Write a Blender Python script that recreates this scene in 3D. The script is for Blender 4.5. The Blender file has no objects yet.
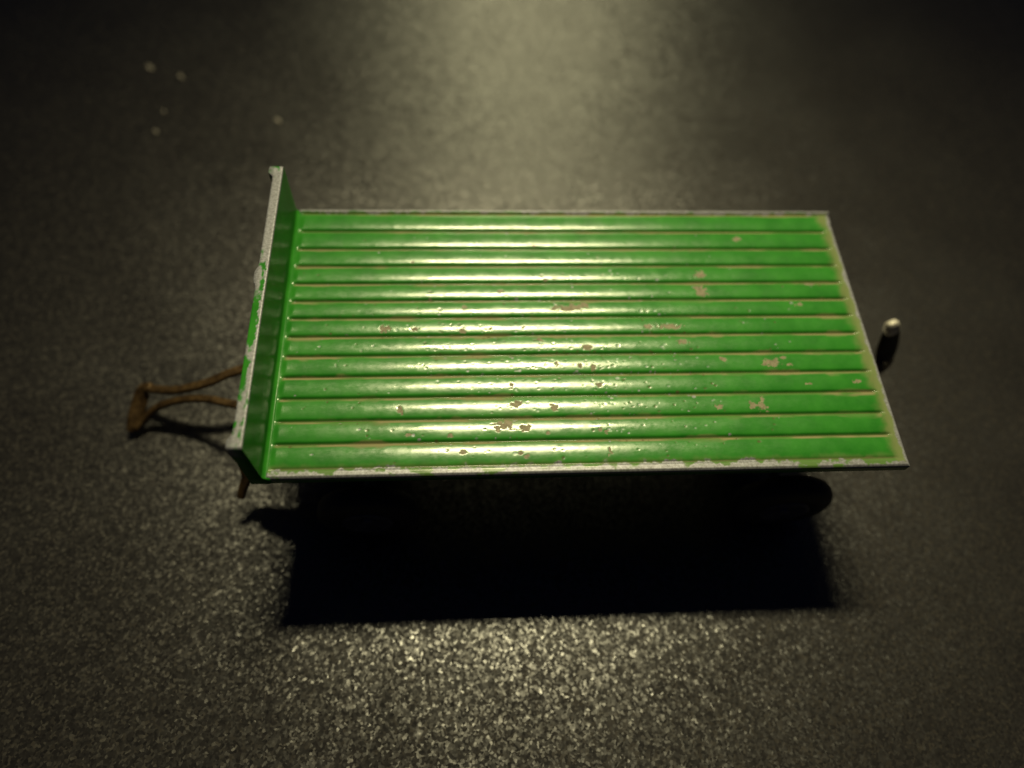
import bpy, bmesh, math, random
import numpy as np
from mathutils import Matrix, Vector

SC = bpy.context.scene
MM = 0.001                       # everything below is written in millimetres
DECK_Z = 23.0                    # height of the deck's top above the table
LEN, WID = 76.7, 40.0

# ------------------------------------------------------------------ camera
cam_d = bpy.data.cameras.new('camera')
cam = bpy.data.objects.new('camera', cam_d)
SC.collection.objects.link(cam)
SC.camera = cam
rot = Matrix(((0.99774553, 0.01242886, -0.06594987),
              (-0.04267355, 0.87594392, -0.48052182),
              (0.05179605, 0.48225281, 0.87449951)))
cam.matrix_world = Matrix.Translation(Vector((23.058, -31.351, 78.72 + DECK_Z)) * MM) @ rot.to_4x4()
cam_d.sensor_width = 36
cam_d.lens = 725.42 / 1024 * 36
cam_d.clip_start = 0.002
cam_d.clip_end = 20
cam_d.dof.use_dof = True
cam_d.dof.focus_distance = 86 * MM
cam_d.dof.aperture_fstop = cam_d.lens / 2.6

# ------------------------------------------------------------------ world, lamps, exposure
w = bpy.data.worlds.new('World'); SC.world = w; w.use_nodes = True
w.node_tree.nodes['Background'].inputs[0].default_value = (0.35, 0.45, 1.0, 1)
w.node_tree.nodes['Background'].inputs[1].default_value = 0.014
SC.view_settings.view_transform = 'Standard'
SC.view_settings.look = 'None'
SC.view_settings.exposure = 0.0
SC.view_settings.gamma = 1.0
SC.render.engine = 'CYCLES'


def lamp(name, loc, target, sx, sy, watts, color, spread=180):
    l = bpy.data.lights.new(name, 'AREA')
    l.shape = 'ELLIPSE'; l.size = sx * MM; l.size_y = sy * MM
    l.energy = watts; l.color = color; l.spread = math.radians(spread)
    o = bpy.data.objects.new(name, l); SC.collection.objects.link(o)
    loc = Vector(loc) * MM
    d = Vector(target) * MM - loc
    o.location = loc
    o.rotation_euler = d.to_track_quat('-Z', 'Y').to_euler()
    return o


lamp('desk_lamp', (53, 168, 323), (47, 4, 0), 124, 26, 0.122, (1.0, 0.89, 0.52), 52)
lamp('added_far_glow', (76, 480, 270), (46, 112, 0), 190, 100, 0.037, (1.0, 0.92, 0.52), 60)  # added fill light, not a window; lays soft sheen on the far table


# ------------------------------------------------------------------ numpy noise
def _hash(ix, iy, seed):
    n = (ix.astype(np.int64) * 374761393 + iy.astype(np.int64) * 668265263 + seed * 974634777) & 0xffffffff
    n = ((n ^ (n >> 13)) * 1274126177) & 0xffffffff
    return ((n ^ (n >> 16)) & 0xffff) / 65535.0


def vnoise(x, y, s, seed=0):
    x = x / s; y = y / s
    ix, iy = np.floor(x), np.floor(y)
    fx, fy = x - ix, y - iy
    fx = fx * fx * (3 - 2 * fx); fy = fy * fy * (3 - 2 * fy)
    a = _hash(ix, iy, seed); b = _hash(ix + 1, iy, seed)
    c = _hash(ix, iy + 1, seed); d = _hash(ix + 1, iy + 1, seed)
    return (a * (1 - fx) + b * fx) * (1 - fy) + (c * (1 - fx) + d * fx) * fy


def fbm(x, y, s, seed=0, o=4):
    r = 0; a = 0.5; t = 0
    for k in range(o):
        r = r + a * vnoise(x, y, s / 2 ** k, seed + k * 17); t += a; a *= 0.55
    return r / t


def sstep(a, b, v):
    t = np.clip((v - a) / (b - a), 0, 1)
    return t * t * (3 - 2 * t)


# ------------------------------------------------------------------ materials
def nodes(name):
    m = bpy.data.materials.new(name); m.use_nodes = True
    nt = m.node_tree
    return m, nt, nt.nodes['Principled BSDF']


def N(nt, kind, **kw):
    n = nt.nodes.new(kind)
    for k, v in kw.items():
        setattr(n, k, v)
    return n


def mix(nt, fac, a, b):
    n = nt.nodes.new('ShaderNodeMix'); n.data_type = 'RGBA'
    for sock, v in ((n.inputs['Factor'], fac), (n.inputs[6], a), (n.inputs[7], b)):
        if isinstance(v, bpy.types.NodeSocket): nt.links.new(v, sock)
        elif isinstance(v, tuple): sock.default_value = (*v, 1)
        else: sock.default_value = v
    return n.outputs[2]


def fmix(nt, fac, a, b):
    n = nt.nodes.new('ShaderNodeMix'); n.data_type = 'FLOAT'
    for sock, v in ((n.inputs[0], fac), (n.inputs[2], a), (n.inputs[3], b)):
        if isinstance(v, bpy.types.NodeSocket): nt.links.new(v, sock)
        else: sock.default_value = v
    return n.outputs[0]


def noise(nt, scale, detail=4, rough=0.55, coord=None):
    n = N(nt, 'ShaderNodeTexNoise'); n.inputs['Scale'].default_value = scale
    n.inputs['Detail'].default_value = detail; n.inputs['Roughness'].default_value = rough
    if coord is not None: nt.links.new(coord, n.inputs['Vector'])
    return n.outputs['Fac']


def ramp(nt, v, stops):
    n = N(nt, 'ShaderNodeValToRGB'); e = n.color_ramp.elements
    while len(e) < len(stops): e.new(0.5)
    for i, (p, c) in enumerate(stops):
        e[i].position = p; e[i].color = (c, c, c, 1) if not isinstance(c, tuple) else (*c, 1)
    nt.links.new(v, n.inputs[0])
    return n.outputs[0]


def obj_coord(nt):
    return N(nt, 'ShaderNodeTexCoord').outputs['Object']


def paint_material(spec=0.16, dull=0.0, coat=0.85):
    """Old glossy green enamel; attribute 'wear': R bare worn metal, G dull tan dirt, B dark brown grime."""
    m, nt, b = nodes('chipped_green_enamel' if dull == 0 else 'dull_green_enamel')
    co = obj_coord(nt)
    at = N(nt, 'ShaderNodeAttribute', attribute_name='wear')
    sep = N(nt, 'ShaderNodeSeparateColor'); nt.links.new(at.outputs['Color'], sep.inputs[0])
    R, G, B = sep.outputs[0], sep.outputs[1], sep.outputs[2]
    tone = ramp(nt, noise(nt, 260, 5, 0.6, co), [(0.35, (0.019, 0.165, 0.013)), (0.65, (0.034, 0.222, 0.021))])
    metal = ramp(nt, noise(nt, 3500, 3, 0.6, co), [(0.3, (0.17, 0.17, 0.18)), (0.7, (0.33, 0.34, 0.385))])
    c = mix(nt, G, tone, (0.25, 0.22, 0.115))
    c = mix(nt, B, c, (0.085, 0.065, 0.025))
    c = mix(nt, R, c, metal)
    primer = ramp(nt, noise(nt, 1800, 4, 0.7, co), [(0.3, (0.14, 0.125, 0.075)), (0.7, (0.31, 0.28, 0.19))])
    c = mix(nt, at.outputs['Alpha'], c, primer)
    nt.links.new(c, b.inputs['Base Color'])
    mpn = N(nt, 'ShaderNodeMapping'); nt.links.new(co, mpn.inputs[0]); mpn.inputs['Scale'].default_value = (0.35, 1, 1)
    fine = noise(nt, 2600, 4, 0.75, mpn.outputs[0]); broad = noise(nt, 420, 5, 0.65, co)
    mm_ = N(nt, 'ShaderNodeMath', operation='MULTIPLY_ADD'); nt.links.new(fine, mm_.inputs[0]); mm_.inputs[1].default_value = 0.8; nt.links.new(broad, mm_.inputs[2])
    smear = ramp(nt, mm_.outputs[0], [(0.72, 0.12 + dull), (1.1, 0.23 + dull)])
    nt.links.new(smear, b.inputs['Coat Roughness'])
    cw = N(nt, 'ShaderNodeMath', operation='SUBTRACT'); cw.use_clamp = True
    wear = N(nt, 'ShaderNodeMath', operation='MAXIMUM'); nt.links.new(at.outputs['Alpha'], wear.inputs[0]); nt.links.new(R, wear.inputs[1])
    wear2 = N(nt, 'ShaderNodeMath', operation='MAXIMUM'); nt.links.new(wear.outputs[0], wear2.inputs[0]); nt.links.new(G, wear2.inputs[1])
    cw.inputs[0].default_value = coat; nt.links.new(wear2.outputs[0], cw.inputs[1])
    nt.links.new(cw.outputs[0], b.inputs['Coat Weight'])
    r = fmix(nt, G, 0.36, 0.6)
    r = fmix(nt, B, r, 0.7)
    r = fmix(nt, R, r, 0.45)
    r = fmix(nt, at.outputs['Alpha'], r, 0.55)
    nt.links.new(r, b.inputs['Roughness'])
    b.inputs['Specular IOR Level'].default_value = spec
    mt = N(nt, 'ShaderNodeMath', operation='MULTIPLY'); nt.links.new(R, mt.inputs[0]); mt.inputs[1].default_value = 0.35
    nt.links.new(mt.outputs[0], b.inputs['Metallic'])
    bp = N(nt, 'ShaderNodeBump'); bp.inputs['Strength'].default_value = 0.2; bp.inputs['Distance'].default_value = 0.00005
    nt.links.new(noise(nt, 900, 5, 0.6, co), bp.inputs['Height'])
    nt.links.new(bp.outputs[0], b.inputs['Normal'])
    return m


def simple(name, c0, c1, scale, r0, r1, metallic=0.0, bump=0.0001, spec=0.5):
    m, nt, b = nodes(name)
    co = obj_coord(nt)
    n = noise(nt, scale, 6, 0.65, co)
    nt.links.new(ramp(nt, n, [(0.35, c0), (0.65, c1)]), b.inputs['Base Color'])
    nt.links.new(ramp(nt, n, [(0.3, r0), (0.7, r1)]), b.inputs['Roughness'])
    b.inputs['Metallic'].default_value = metallic
    b.inputs['Specular IOR Level'].default_value = spec
    bp = N(nt, 'ShaderNodeBump'); bp.inputs['Strength'].default_value = 0.5; bp.inputs['Distance'].default_value = bump
    nt.links.new(noise(nt, scale * 2, 5, 0.6, co), bp.inputs['Height'])
    nt.links.new(bp.outputs[0], b.inputs['Normal'])
    return m


def table_material():
    m, nt, b = nodes('grained_black_laminate')
    co = obj_coord(nt)
    vo = N(nt, 'ShaderNodeTexVoronoi', feature='F1'); vo.inputs['Scale'].default_value = 3000
    warp = N(nt, 'ShaderNodeTexNoise'); warp.inputs['Scale'].default_value = 900
    nt.links.new(co, warp.inputs['Vector'])
    va = N(nt, 'ShaderNodeVectorMath', operation='MULTIPLY_ADD')
    nt.links.new(warp.outputs['Color'], va.inputs[0]); va.inputs[1].default_value = (0.0006,) * 3; nt.links.new(co, va.inputs[2])
    nt.links.new(va.outputs[0], vo.inputs['Vector'])
    sep = N(nt, 'ShaderNodeSeparateColor'); nt.links.new(vo.outputs['Color'], sep.inputs[0])
    patch = noise(nt, 60, 3, 0.5, co)
    base = ramp(nt, sep.outputs[0], [(0.0, (0.013, 0.012, 0.012)), (0.7, (0.022, 0.020, 0.019)), (1.0, (0.045, 0.040, 0.034))])
    nt.links.new(base, b.inputs['Base Color'])
    nt.links.new(ramp(nt, patch, [(0.3, 0.28), (0.7, 0.34)]), b.inputs['Roughness'])
    b.inputs['Specular IOR Level'].default_value = 1.0
    # every grain facet leans its own way, over a soft pebbling
    soft = N(nt, 'ShaderNodeTexNoise'); soft.inputs['Scale'].default_value = 1300; soft.inputs['Detail'].default_value = 2
    nt.links.new(co, soft.inputs['Vector'])
    add = N(nt, 'ShaderNodeVectorMath', operation='MULTIPLY_ADD'); nt.links.new(soft.outputs['Color'], add.inputs[0]); add.inputs[1].default_value = (0.8,) * 3
    nt.links.new(vo.outputs['Color'], add.inputs[2])
    tilt = N(nt, 'ShaderNodeVectorMath', operation='SUBTRACT'); nt.links.new(add.outputs[0], tilt.inputs[0]); tilt.inputs[1].default_value = (0.9, 0.9, 0.9)
    sc = N(nt, 'ShaderNodeVectorMath', operation='MULTIPLY'); nt.links.new(tilt.outputs[0], sc.inputs[0]); sc.inputs[1].default_value = (0.165, 0.24, 0)
    geo = N(nt, 'ShaderNodeNewGeometry')
    ad = N(nt, 'ShaderNodeVectorMath', operation='ADD'); nt.links.new(sc.outputs[0], ad.inputs[0]); nt.links.new(geo.outputs['Normal'], ad.inputs[1])
    nm = N(nt, 'ShaderNodeVectorMath', operation='NORMALIZE'); nt.links.new(ad.outputs[0], nm.inputs[0])
    nt.links.new(nm.outputs[0], b.inputs['Normal'])
    return m


M_PAINT = paint_material()
M_PAINT_DULL = paint_material(0.03, 0.0, 0.06)
M_RUST = simple('rusty_brown_tin', (0.038, 0.022, 0.010), (0.13, 0.078, 0.030), 700, 0.35, 0.6, 0.5)
M_CHASSIS = simple('black_enamel', (0.006, 0.006, 0.006), (0.012, 0.012, 0.011), 400, 0.35, 0.5)
M_TYRE = simple('black_rubber', (0.010, 0.010, 0.010), (0.018, 0.018, 0.017), 900, 0.6, 0.8)
M_HUB = simple('dull_dark_metal', (0.06, 0.06, 0.068), (0.13, 0.13, 0.145), 900, 0.4, 0.6, 0.5)
M_HOOK_LIT = simple('hook_steel_lit', (0.6, 0.56, 0.46), (0.85, 0.8, 0.7), 900, 0.35, 0.5, 0.5)  # hook steel, paler: light caught by the tip is put into its colour
M_HOOK_SHADED = simple('hook_steel_shaded', (0.02, 0.018, 0.014), (0.05, 0.042, 0.03), 700, 0.35, 0.55, 0.5)  # same hook steel, darker: shade on the body is put into its colour
M_CRUMB = simple('pale_dust', (0.26, 0.24, 0.2), (0.40, 0.37, 0.31), 2000, 0.7, 0.9)
M_TABLE = table_material()


# ------------------------------------------------------------------ mesh helpers
def link(name, me, mat, parent=None, smooth=True):
    o = bpy.data.objects.new(name, me); SC.collection.objects.link(o)
    if mat: me.materials.append(mat)
    if smooth: me.shade_smooth()
    if parent: o.parent = parent
    return o


def from_np(name, V, F, mat, parent=None, caps=(), smooth=True):
    me = bpy.data.meshes.new(name)
    V = np.asarray(V, float) * MM
    me.from_pydata(V.tolist(), [], [tuple(f) for f in F] + [tuple(c) for c in caps])
    me.update()
    return link(name, me, mat, parent, smooth)


def loft(name, loops, mat, parent=None, smooth=True):
    """loops: (n stations) x (m points) x 3 in mm; closed rings, capped ends."""
    loops = np.asarray(loops, float); n, m, _ = loops.shape
    idx = np.arange(n * m).reshape(n, m)
    a = idx[:-1]; b = idx[1:]
    F = np.stack([a, np.roll(a, -1, 1), np.roll(b, -1, 1), b], -1).reshape(-1, 4)
    o = from_np(name, loops.reshape(-1, 3), F.tolist(), mat, parent, caps=(idx[0][::-1].tolist(), idx[-1].tolist()), smooth=smooth)
    bm = bmesh.new(); bm.from_mesh(o.data); bmesh.ops.recalc_face_normals(bm, faces=bm.faces); bm.to_mesh(o.data); bm.free()
    return o


def sweep(name, path, wid, thk, mat, parent=None, up=(0, 0, 1), seg=10, rnd=2.5, bez=True):
    """Strap with a rounded-rectangle section swept along a smooth path; wid/thk may be lists per point."""
    P = [Vector(p) for p in path]
    wid = wid if isinstance(wid, (list, tuple)) else [wid] * len(P)
    thk = thk if isinstance(thk, (list, tuple)) else [thk] * len(P)
    pts = []; W = []; T = []
    for i in range(len(P) - 1):
        p0 = P[max(i - 1, 0)]; p1 = P[i]; p2 = P[i + 1]; p3 = P[min(i + 2, len(P) - 1)]
        for k in range(seg + (i == len(P) - 2)):
            t = k / seg
            q = 0.5 * ((2 * p1) + (p2 - p0) * t + (2 * p0 - 5 * p1 + 4 * p2 - p3) * t * t + (-p0 + 3 * p1 - 3 * p2 + p3) * t ** 3)
            pts.append(q); W.append(wid[i] + (wid[i + 1] - wid[i]) * t); T.append(thk[i] + (thk[i + 1] - thk[i]) * t)
    loops = []
    for i, q in enumerate(pts):
        d = (pts[min(i + 1, len(pts) - 1)] - pts[max(i - 1, 0)]).normalized()
        s = d.cross(Vector(up)).normalized(); u = s.cross(d).normalized()
        k_end = 0.6 if i in (0, len(pts) - 1) else 1.0
        ring = []
        for j in range(16):
            a = 2 * math.pi * (j + 0.5) / 16; c, sn = math.cos(a), math.sin(a)
            e = 2.0 / rnd / 1.2
            cx = math.copysign(abs(c) ** e, c) * W[i] / 2 * k_end; cy = math.copysign(abs(sn) ** e, sn) * T[i] / 2 * k_end
            ring.append(tuple(q + s * cx + u * cy))
        loops.append(ring)
    return loft(name, loops, mat, parent)


def lathe(name, prof, mat, parent=None, axis='Y', n=48):
    """prof: (offset along axis, radius) list, from one pole round to the other."""
    loops = []
    for k in range(n):
        a = 2 * math.pi * k / n
        loops.append([(r * math.cos(a), h, r * math.sin(a)) for h, r in prof])
    L = np.array(loops); m = len(prof)
    idx = np.arange(n * m).reshape(n, m); a = idx; b = np.roll(idx, -1, 0)
    F = np.stack([a[:, :-1], a[:, 1:], b[:, 1:], b[:, :-1]], -1).reshape(-1, 4)
    o = from_np(name, L.reshape(-1, 3), F.tolist(), mat, parent)
    bm = bmesh.new(); bm.from_mesh(o.data); bmesh.ops.remove_doubles(bm, verts=bm.verts, dist=1e-6)
    bmesh.ops.recalc_face_normals(bm, faces=bm.faces); bm.to_mesh(o.data); bm.free()
    return o


def set_wear(o, R, G, B, A=None):
    me = o.data
    at = me.color_attributes.new('wear', 'FLOAT_COLOR', 'POINT')
    col = np.stack([R, G, B, np.zeros_like(R) if A is None else A], -1).astype(np.float32)
    at.data.foreach_set('color', col.ravel())


# ------------------------------------------------------------------ the table
def table():
    n = 40
    g = np.linspace(-1, 1, n)
    g = np.sign(g) * np.abs(g) ** 2 * 900
    X, Y = np.meshgrid(g + 35, g + 30, indexing='ij')
    V = np.stack([X, Y, X * 0], -1).reshape(-1, 3)
    idx = np.arange(n * n).reshape(n, n)
    F = np.stack([idx[:-1, :-1], idx[1:, :-1], idx[1:, 1:], idx[:-1, 1:]], -1).reshape(-1, 4)
    o = from_np('table_surface', V, F.tolist(), M_TABLE)
    o['kind'] = 'structure'
    return o


table()

# ------------------------------------------------------------------ the trailer
root = bpy.data.objects.new('toy_trailer', None); SC.collection.objects.link(root)
root.empty_display_size = 0.01
root['label'] = 'green chipped flatbed toy trailer with ribbed deck and headboard on dark grained table'
root['category'] = 'toy trailer'

GROOVES = [1.13, 4.25, 7.24, 10.25, 13.26, 16.22, 19.12, 21.91, 24.62, 27.42, 30.33, 33.27, 36.41, 39.55]

# chips seen on the deck: x, y (mm on the deck), half-length, half-width
CHIPS_PX = [  # filled below from CHIPS list of pixels converted once by hand-fitted homography
]
# homography photo pixel -> deck plane (derived from the camera above)


def on_deck(u, v, z=DECK_Z):
    d = rot @ Vector(((u - 512) / 725.42, -(v - 384) / 725.42, -1))
    o = Vector((23.058, -31.351, 78.72 + DECK_Z)); k = (z - o.z) / d.z
    return o + d * k


CHIPS = [(570, 308, 17, 3.5), (556, 309, 6, 3), (583, 306, 6, 4), (386, 329, 7, 4), (670, 327, 11, 2.5), (647, 327, 5, 2), (588, 348, 6, 3), (540, 340, 3.5, 3),
         (523, 328, 3, 2.5), (557, 364, 3.5, 3), (580, 366, 3, 3), (593, 367, 4, 3.5), (512, 386, 3.5, 3.5), (553, 389, 2.5, 2),
         (600, 385, 4, 4), (517, 404, 7, 5), (554, 407, 5, 4.5), (415, 330, 4, 2.5), (463, 331, 4, 2.5), (534, 246, 3, 1.8),
         (516, 267, 3, 1.8), (465, 308, 4, 2.5), (505, 426, 10, 5), (526, 428, 6, 5), (498, 428, 5, 4), (548, 433, 3, 2.5), (600, 430, 3.5, 4),
         (606, 433, 3, 3), (463, 453, 4, 3), (610, 451, 3, 6), (521, 453, 3, 3), (527, 457, 4, 2.5), (700, 275, 5, 3.5), (701, 292, 6, 5), (696, 289, 3, 3),
         (682, 342, 6, 3), (723, 359, 4, 2.5), (770, 363, 9, 3.5), (776, 361, 3, 3), (736, 240, 5, 2.5), (857, 382, 4, 2), (719, 407, 3.5, 2.5),
         (752, 405, 4, 4.5), (763, 407, 5, 4.5), (762, 400, 2, 3), (491, 329, 3, 2), (400, 410, 3, 4), (402, 413, 2, 3), (409, 435, 4, 2),
         (450, 436, 3, 2.5), (413, 262, 2.5, 1.5), (430, 300, 3, 2), (500, 292, 4, 2), (545, 280, 3, 2), (640, 300, 4, 2),
         (790, 365, 4, 1.6), (782, 358, 3, 2), (810, 384, 5, 1.5), (800, 305, 6, 1.6), (808, 284, 5, 1.4), (655, 250, 2, 2)]


def make_deck():
    xs = np.concatenate([np.linspace(0.45, 75.0, 560), np.linspace(75.1, LEN, 22)])
    ys = np.linspace(0, WID, 430)
    X, Y = np.meshgrid(xs, ys, indexing='ij')
    g = np.array(GROOVES)
    gi = np.clip(np.searchsorted(g, Y) - 1, 0, len(g) - 2)
    lo, hi = g[gi], g[gi + 1]
    t = (Y - lo) / (hi - lo)
    inside = (Y > g[0]) & (Y < g[-1])
    wob = 0.05 * (fbm(X, Y, 6, 3) - 0.5)
    dist = np.abs(Y[..., None] + wob[..., None] - g).min(-1)
    endf = sstep(0.55, 1.3, X) * (1 - sstep(LEN - 2.0, LEN - 0.9, X))
    crown = np.where(inside, 0.12 * (1 - (2 * t - 1) ** 2) + 0.02 - 0.07 * np.exp(-np.minimum(Y - lo, hi - Y) / 0.33), 0.0)
    edge_groove = np.where((Y < 2.0) | (Y > 39.0), 0.35, 1.0)
    Z = crown * endf - 0.24 * np.exp(-(dist / 0.17) ** 2) * endf * edge_groove
    # raised lips along the two long sides, rounded over at the outer edge
    Z += 0.34 * sstep(39.52, 39.62, Y) - 0.02
    Z += 0.04 * (1 - sstep(0.7, 1.0, Y))
    er = np.minimum(np.minimum(Y, WID - Y), LEN - X)
    Z -= 0.22 * (1 - sstep(0, 0.28, er)) ** 1.5 * np.where(Y > 38, 0.35, 1)
    Z += 0.03 * (fbm(X, Y, 9, 8, 3) - 0.5) + 0.012 * (fbm(X, Y, 0.8, 11) - 0.5)

    # wear
    n1 = fbm(X, Y, 1.1, 21); n2 = fbm(X, Y, 0.5, 31); n3 = fbm(X, Y, 5, 41); n4 = fbm(X, Y, 0.28, 43)
    chip = np.zeros_like(X)
    for (u, v, a, b) in CHIPS:
        c = on_deck(u, v); ex = on_deck(u + a, v) - c; ey = on_deck(u, v + b) - c
        kk = 0.85 if (a > 8 or u > 640) else 0.72; hx = abs(ex.x) * kk; hy = abs(ey.y) * kk
        d = np.sqrt(((X - c.x) / hx) ** 2 + ((Y - c.y) / hy) ** 2)
        chip = np.maximum(chip, 1 - sstep(0.95, 1.12, d + (n2 - 0.5) * 1.6 + (n4 - 0.5) * 1.8))
    # many tiny pinprick chips, thickest over the middle of the deck
    rng = np.random.default_rng(5)
    dxs = xs[1] - xs[0]; dys = ys[1] - ys[0]
    pin = np.zeros_like(X)
    for k in range(1000):
        px = rng.normal(36, 17); py = rng.uniform(1.5, 36) if rng.random() < 0.35 else rng.normal(14, 7)
        if not (1.5 < px < 74 and 1.5 < py < 39): continue
        if vnoise(np.array([px]), np.array([py]), 7, 77)[0] < 0.35: continue
        r = rng.uniform(0.06, 0.17) * (1.5 if rng.random() < 0.12 else 1)
        i0 = int((px - xs[0]) / dxs); j0 = int(py / dys)
        sl = (slice(max(i0 - 6, 0), i0 + 7), slice(max(j0 - 6, 0), j0 + 7))
        asp = rng.uniform(0.7, 1.6)
        d = np.sqrt(((X[sl] - px) / asp) ** 2 + (Y[sl] - py) ** 2) / r
        pin[sl] = np.maximum(pin[sl], (1 - sstep(0.6, 1.2, d)) * rng.uniform(0.5, 1))
    near_rim = 1 - sstep(0.85, 1.15, Y + (n1 - 0.5) * 2.0 + 0.35 * (1 - sstep(5, 20, X)) + 0.45 * sstep(56, 66, X) * (n3 > 0.5))
    far_rim = sstep(39.5, 39.62, Y + (n1 - 0.5) * 0.7 - 0.1 * (1 - sstep(20, 50, X)))
    keep = sstep(0.60, 0.66, fbm(X, Y * 2.5, 1.7, 131)) * (Y < 20) * (1 - 0.85 * sstep(25, 35, X) * (1 - sstep(58, 64, X)))
    near_rim = near_rim * (1 - keep)
    end_rim = sstep(LEN - 0.75, LEN - 0.35, X + (n1 - 0.5) * 0.7)
    glint = vnoise(X, Y, 0.9, 123) > 0.55
    Rm = np.maximum.reduce([pin * glint, near_rim, far_rim, end_rim])
    # tan dirt lies on the far-facing flank of each groove and rubs over the tail end
    gy = (Y[..., None] - g); gy = np.where(np.abs(gy) < 1.2, gy, 9); below = np.abs(gy + 0.22).min(-1)
    dirt = (1 - sstep(0.10, 0.34 + 0.5 * sstep(0.5, 0.75, fbm(X, Y * 2, 4, 57)) * (0.4 + 0.6 * (1 - sstep(10, 35, Y))), below)) * inside * endf * (0.35 + 0.9 * sstep(0.35, 0.6, fbm(X, Y * 3, 5, 51)))
    tail = sstep(LEN - 2.6, LEN - 0.8, X + (fbm(X, Y, 1.6, 61) - 0.5) * 1.8) * 0.62
    ylow = (1 - sstep(0.9, 1.9, Y + (n1 - 0.5))) * 0.35
    Gm = np.clip(np.maximum.reduce([dirt * 0.75, tail, ylow]), 0, 1)
    grime = (1 - sstep(0.05, 0.15, dist)) * 0.6 * endf
    Bm = np.clip(np.maximum(grime, pin * 0.8 * (1 - glint)), 0, 1)
    Z -= 0.012 * chip + 0.022 * pin
    Z = Z + DECK_Z

    # closed cross-section loops: top from near to far, then down the far side, back underneath
    nb = 14
    yb = np.concatenate([[WID, WID, WID - 0.8, WID - 0.8], np.linspace(WID - 2, 2, nb - 8), [0.8, 0.8, 0.0, 0.0]])
    zb = DECK_Z - 20 + np.concatenate([[19.3, 18.6, 18.6, 18.95], np.full(nb - 8, 18.95), [18.95, 18.6, 18.6, 19.3]])
    loops = []
    for i, x in enumerate(xs):
        top = np.stack([np.full_like(ys, x), ys, Z[i]], -1)
        bot = np.stack([np.full(nb, x), yb, zb], -1)
        loops.append(np.concatenate([top, bot]))
    o = loft('deck', loops, M_PAINT, root)
    pad = lambda A, v: np.concatenate([A, np.full((A.shape[0], nb), v)], 1).ravel()
    set_wear(o, pad(Rm, 0.0), pad(Gm, 0.1), pad(Bm, 0.0), pad(np.clip(chip, 0, 1), 0.0))
    return o


make_deck()


def make_headboard():
    T, H = 1.25, 8.4
    prof = []
    def line(a, b, n):
        for k in range(n):
            t = k / n; prof.append((a[0] + (b[0] - a[0]) * t, a[1] + (b[1] - a[1]) * t))
    zt = DECK_Z + H
    line((-T, DECK_Z - 1.5), (-T, zt - 0.2), 40)
    for k in range(5):
        a = math.pi - k / 5 * math.pi / 2; prof.append((-T + 0.2 + 0.2 * math.cos(a), zt - 0.2 + 0.2 * math.sin(a)))
    line((-T + 0.2, zt), (-0.15, zt), 8)
    for k in range(4):
        a = math.pi / 2 - k / 4 * math.pi / 2; prof.append((-0.15 + 0.15 * math.cos(a), zt - 0.15 + 0.15 * math.sin(a)))
    line((0.0, zt - 0.15), (0.0, DECK_Z + 0.5), 40)
    for k in range(8):
        a = math.pi + k / 8 * math.pi / 2; prof.append((0.5 + 0.5 * math.cos(a), DECK_Z + 0.48 + 0.5 * math.sin(a)))
    prof += [(0.6, DECK_Z - 0.03), (0.9, DECK_Z - 0.12), (0.9, DECK_Z - 1.2), (0.5, DECK_Z - 1.5)]
    prof = np.array(prof)
    ys = np.linspace(-0.02, WID + 0.02, 260)
    loops = []
    for y in ys:
        P = prof.copy()
        # little outward ribs on the outer face at both ends and in the middle
        rib = sum(math.exp(-((y - c) / wd) ** 4) * h for c, wd, h in ((0.7, 0.8, 0.5), (22.3, 1.2, 0.38), (39.3, 0.8, 0.6)))
        outer = P[:, 0] < -T + 0.2
        P[outer, 0] -= rib
        e = min(y + 0.02, WID + 0.02 - y)
        rd = 0.2 * (1 - min(e / 0.2, 1)) ** 2
        P[:, 1] = np.where(P[:, 1] > zt - 0.3, P[:, 1] - rd, P[:, 1])
        if y > 39: P[:, 1] = np.where(P[:, 1] > zt - 0.3, P[:, 1] + 0.12 * (y - 39), P[:, 1])
        loops.append(np.stack([P[:, 0], np.full(len(P), y), P[:, 1]], -1))
    L = np.array(loops)
    o = loft('headboard', loops, M_PAINT_DULL, root)
    X, Y, Z = L[..., 0].ravel(), L[..., 1].ravel(), L[..., 2].ravel()
    n1 = fbm(X * 2 + Y, Z + Y * 0.3, 1.3, 91); n2 = fbm(Y, Z * 0.5 + X * 1.5, 2.0, 95)
    top = sstep(zt - 0.32, zt - 0.12, Z + (n1 - 0.5) * 0.3)
    patch = sstep(0.52, 0.62, n2 + 0.10 * (1 - sstep(16, 26, Y)) - 0.10 * sstep(20, 26, Y)) * (X < -0.35 + (n1 - 0.5))
    near_chip = (1 - sstep(0.7, 1.3, np.sqrt((Y - 0.6) ** 2 + ((Z - zt + 0.2) * 0.7) ** 2) + (n1 - 0.5))) * (X < -T + 0.2)
    R = np.clip(np.maximum(top * (1 - patch), near_chip), 0, 1)
    G = 0.02 * n1
    B = 0.10 * sstep(0.45, 0.65, n2) * (X > -0.12) * sstep(DECK_Z + 0.5, DECK_Z + 2.2, Z)  # shade of the inner face painted in, as patchy brown above the fold
    set_wear(o, R, G, B)
    return o


make_headboard()


def box_loft(name, x0, x1, y0, y1, z0, z1, mat, parent, bev=0.3):
    me = bpy.data.meshes.new(name); bm = bmesh.new()
    bmesh.ops.create_cube(bm, size=1)
    for v in bm.verts:
        v.co = Vector(((x0 + x1) / 2 + v.co.x * (x1 - x0), (y0 + y1) / 2 + v.co.y * (y1 - y0), (z0 + z1) / 2 + v.co.z * (z1 - z0))) * MM
    bmesh.ops.bevel(bm, geom=bm.edges[:], offset=bev * MM, segments=3, affect='EDGES', profile=0.5)
    bm.to_mesh(me); bm.free()
    return link(name, me, mat, parent)


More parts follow.
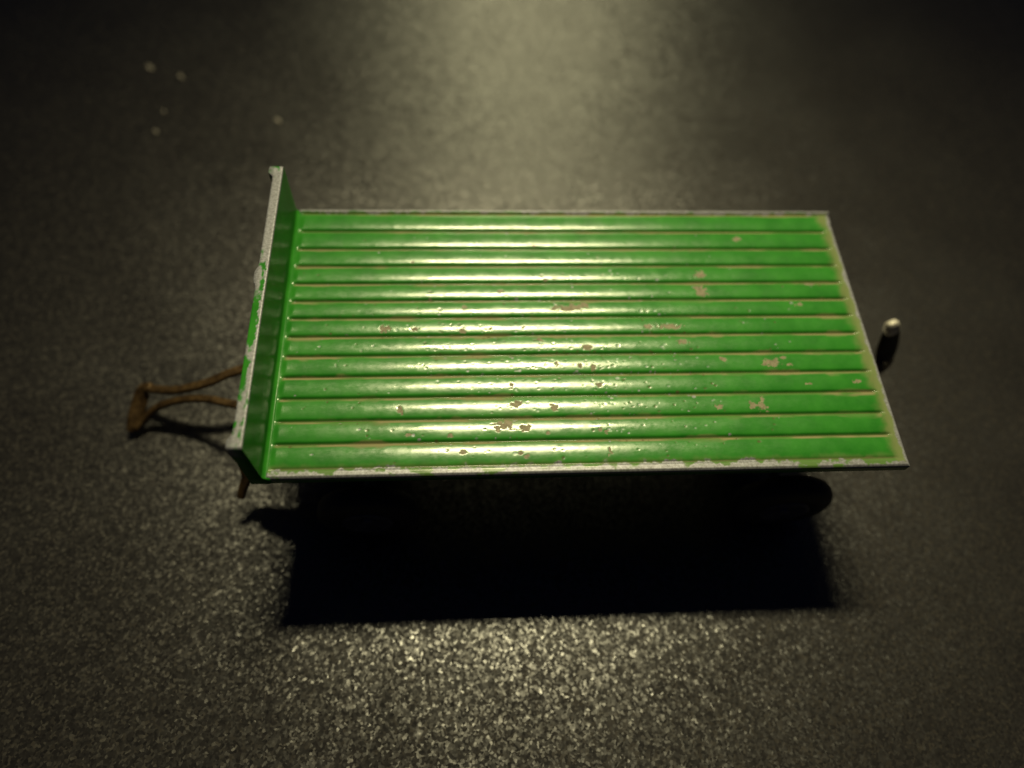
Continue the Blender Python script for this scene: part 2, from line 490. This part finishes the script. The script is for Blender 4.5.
# chassis: two long rails with cross members joined in one pressed frame
def chassis():
    me = bpy.data.meshes.new('chassis'); bm = bmesh.new()
    def bx(x0, x1, y0, y1, z0, z1):
        r = bmesh.ops.create_cube(bm, size=1)
        for v in r['verts']:
            v.co = Vector(((x0 + x1) / 2 + v.co.x * (x1 - x0), (y0 + y1) / 2 + v.co.y * (y1 - y0), (z0 + z1) / 2 + v.co.z * (z1 - z0))) * MM
    bx(4, 73, 11, 13, 16, 21.94); bx(4, 73, 27, 29, 16, 21.94)
    for x in (6, 22, 38, 54, 70): bx(x, x + 1.6, 13.1, 26.9, 16.6, 21.93)
    bx(61, 73, 9, 31, 14.5, 15.95)
    bx(61.5, 71.5, 9, 10.2, 5.0, 14.4); bx(61.5, 71.5, 29.8, 31, 5.0, 14.4)
    bmesh.ops.bevel(bm, geom=bm.edges[:], offset=0.25 * MM, segments=2, affect='EDGES', profile=0.5)
    bm.to_mesh(me); bm.free()
    return link('chassis', me, M_CHASSIS, root)


chassis()
# steering bogie under the front end, dark tin
bogie = box_loft('front_bogie', 2.5, 17.5, 9, 31, 12.4, 15.9, M_CHASSIS, root)
for y0, y1 in ((9, 10.2), (29.8, 31)):
    box_loft('bogie_plate', 3.5, 16.5, y0, y1, 5.0, 12.5, M_CHASSIS, bogie)


R_W = 6.8
def wheel(x, y, side):
    o = lathe('wheel', [(-1.6, 3.4), (-1.6, 5.2), (-1.45, 6.0), (-1.0, 6.55), (-0.4, 6.78), (0.4, 6.78), (1.0, 6.55), (1.45, 6.0), (1.6, 5.2), (1.6, 3.4), (-1.6, 3.4)], M_TYRE, root)
    o.location = Vector((x, y, R_W)) * MM
    h = lathe('hub', [(-1.2, 0.001), (-1.2, 2.2), (-1.75, 2.9), (-1.75, 3.42), (1.2, 3.42), (1.2, 0.001)], M_HUB, o)
    if side > 0: h.scale = (1, -1, 1)
    return o, h


first, hub = wheel(10.0, 1.4, -1)
for x, y, s in ((67.2, 1.6, -1), (10.0, 38.6, 1), (67.2, 38.4, 1)):
    c = first.copy(); SC.collection.objects.link(c); c.parent = root; c.location = Vector((x, y, R_W)) * MM
    k = hub.copy(); SC.collection.objects.link(k); k.parent = c; k.scale = (1, -s, 1)
for x in (10.0, 67.2):
    a = lathe('axle', [(-20.3, 0.001), (-20.3, 0.6), (-20.1, 0.8), (20.1, 0.8), (20.3, 0.6), (20.3, 0.001)], M_HUB, root, n=20)
    a.location = Vector((x, 20, R_W)) * MM

# drawbar: two rusty straps meeting at a turned-down towing eye plate
def at(u, v, z):
    return tuple(on_deck(u, v, z))


drawbar = sweep('drawbar', [(9, 25.5, 12.6), (2, 24.0, 12.0), at(237, 371, 9.4), at(207, 383, 8.0), at(176, 390, 6.2), at(150, 389, 4.8)],
                [1.5, 1.5, 1.4, 1.35, 1.3, 1.3], 0.9, M_RUST, root)
sweep('drawbar_arm', [(9, 10.5, 12.6), (2, 13.0, 11.8), at(232, 404, 8.8), at(206, 399, 7.4), at(180, 400, 5.6), at(160, 406, 4.0), at(147, 416, 2.4), at(135, 430, 1.2)],
      [1.2, 1.2, 1.2, 1.15, 1.15, 1.15, 1.1, 0.9], 0.85, M_RUST, drawbar)
sweep('towing_eye', [at(152, 387, 4.9), at(144, 390, 4.2), at(139, 405, 2.9), at(134, 420, 1.9), at(131, 432, 1.0)],
      [1.2, 2.0, 2.2, 1.9, 1.1], 0.9, M_RUST, drawbar, up=(0.45, 0, 1))
# bent lug of the bogie that sticks out below the front corner
sweep('bogie_lug', [(6, 9.5, 11.9), (2, 9.0, 11.6), (-0.5, 7.6, 11.0), at(252, 462, 9.0), at(247, 478, 6.6), at(243, 489, 5.2), at(241, 498, 4.2)],
      [5.5, 5.5, 5.0, 3.0, 1.5, 1.3, 1.0], 0.9, M_RUST, bogie)

# rear towing hook
hook = sweep('tow_hook', [(66, 20.4, 14.0), (74, 20.4, 12.5), (80, 20.4, 9.5), at(880, 368, 8.2), at(884, 359, 9.0), at(887, 347, 11.0), at(890, 335, 13.4), at(891, 328, 15.0)],
             [2.0, 2.0, 2.0, 2.4, 3.6, 3.8, 3.0, 1.8], [2.0, 2.0, 1.8, 1.5, 1.3, 1.3, 1.3, 1.2], M_HOOK_SHADED, root, up=(-0.35, 1, 0.02))
sweep('hook_tip', [at(891, 332, 14.2), at(891.5, 328, 15.3), at(892, 324, 16.3), at(892, 321.5, 16.7)], [1.8, 2.3, 2.0, 1.2], [1.4, 1.7, 1.5, 0.9], M_HOOK_LIT, hook, up=(-0.35, 1, 0))

# ------------------------------------------------------------------ dust crumbs on the table
CRUMBS = [(150, 68, 2.3, 0.9, 'palest dust fleck near the upper left corner of the table, biggest of the five'),
          (181, 77, 1.8, 0.7, 'grey dust fleck just right of the biggest pale fleck'),
          (278, 121, 1.6, 0.8, 'small bright dust fleck on the table just beyond the top of the headboard'),
          (164, 112, 1.1, 0.45, 'faint dust fleck, upper one of the two faint flecks below the biggest fleck'),
          (156, 132, 1.4, 0.55, 'dim dust fleck, lowest of the flecks at the upper left of the table')]
random.seed(3)
for k, (u, v, a, b, lab) in enumerate(CRUMBS):
    c = on_deck(u, v, 0)
    me = bpy.data.meshes.new('dust_fleck'); bm = bmesh.new()
    bmesh.ops.create_icosphere(bm, subdivisions=3, radius=1)
    for vtx in bm.verts:
        d = 1 + random.uniform(-0.06, 0.06)
        ang = math.atan2(vtx.co.y, vtx.co.x)
        d *= 1 + 0.12 * math.sin(3 * ang + k) + 0.07 * math.sin(5 * ang + 2 * k)
        vtx.co = Vector((vtx.co.x * a * d / 2, vtx.co.y * b * d / 2, vtx.co.z * 0.16)) * MM
    bm.to_mesh(me); bm.free()
    o = link('dust_fleck', me, M_CRUMB)
    o.location = (c.x * MM, c.y * MM, 0.14 * MM)
    o.rotation_euler = (0, 0, math.radians(-50))
    o['label'] = lab; o['category'] = 'dust fleck'; o['group'] = 'dust flecks scattered on the table'
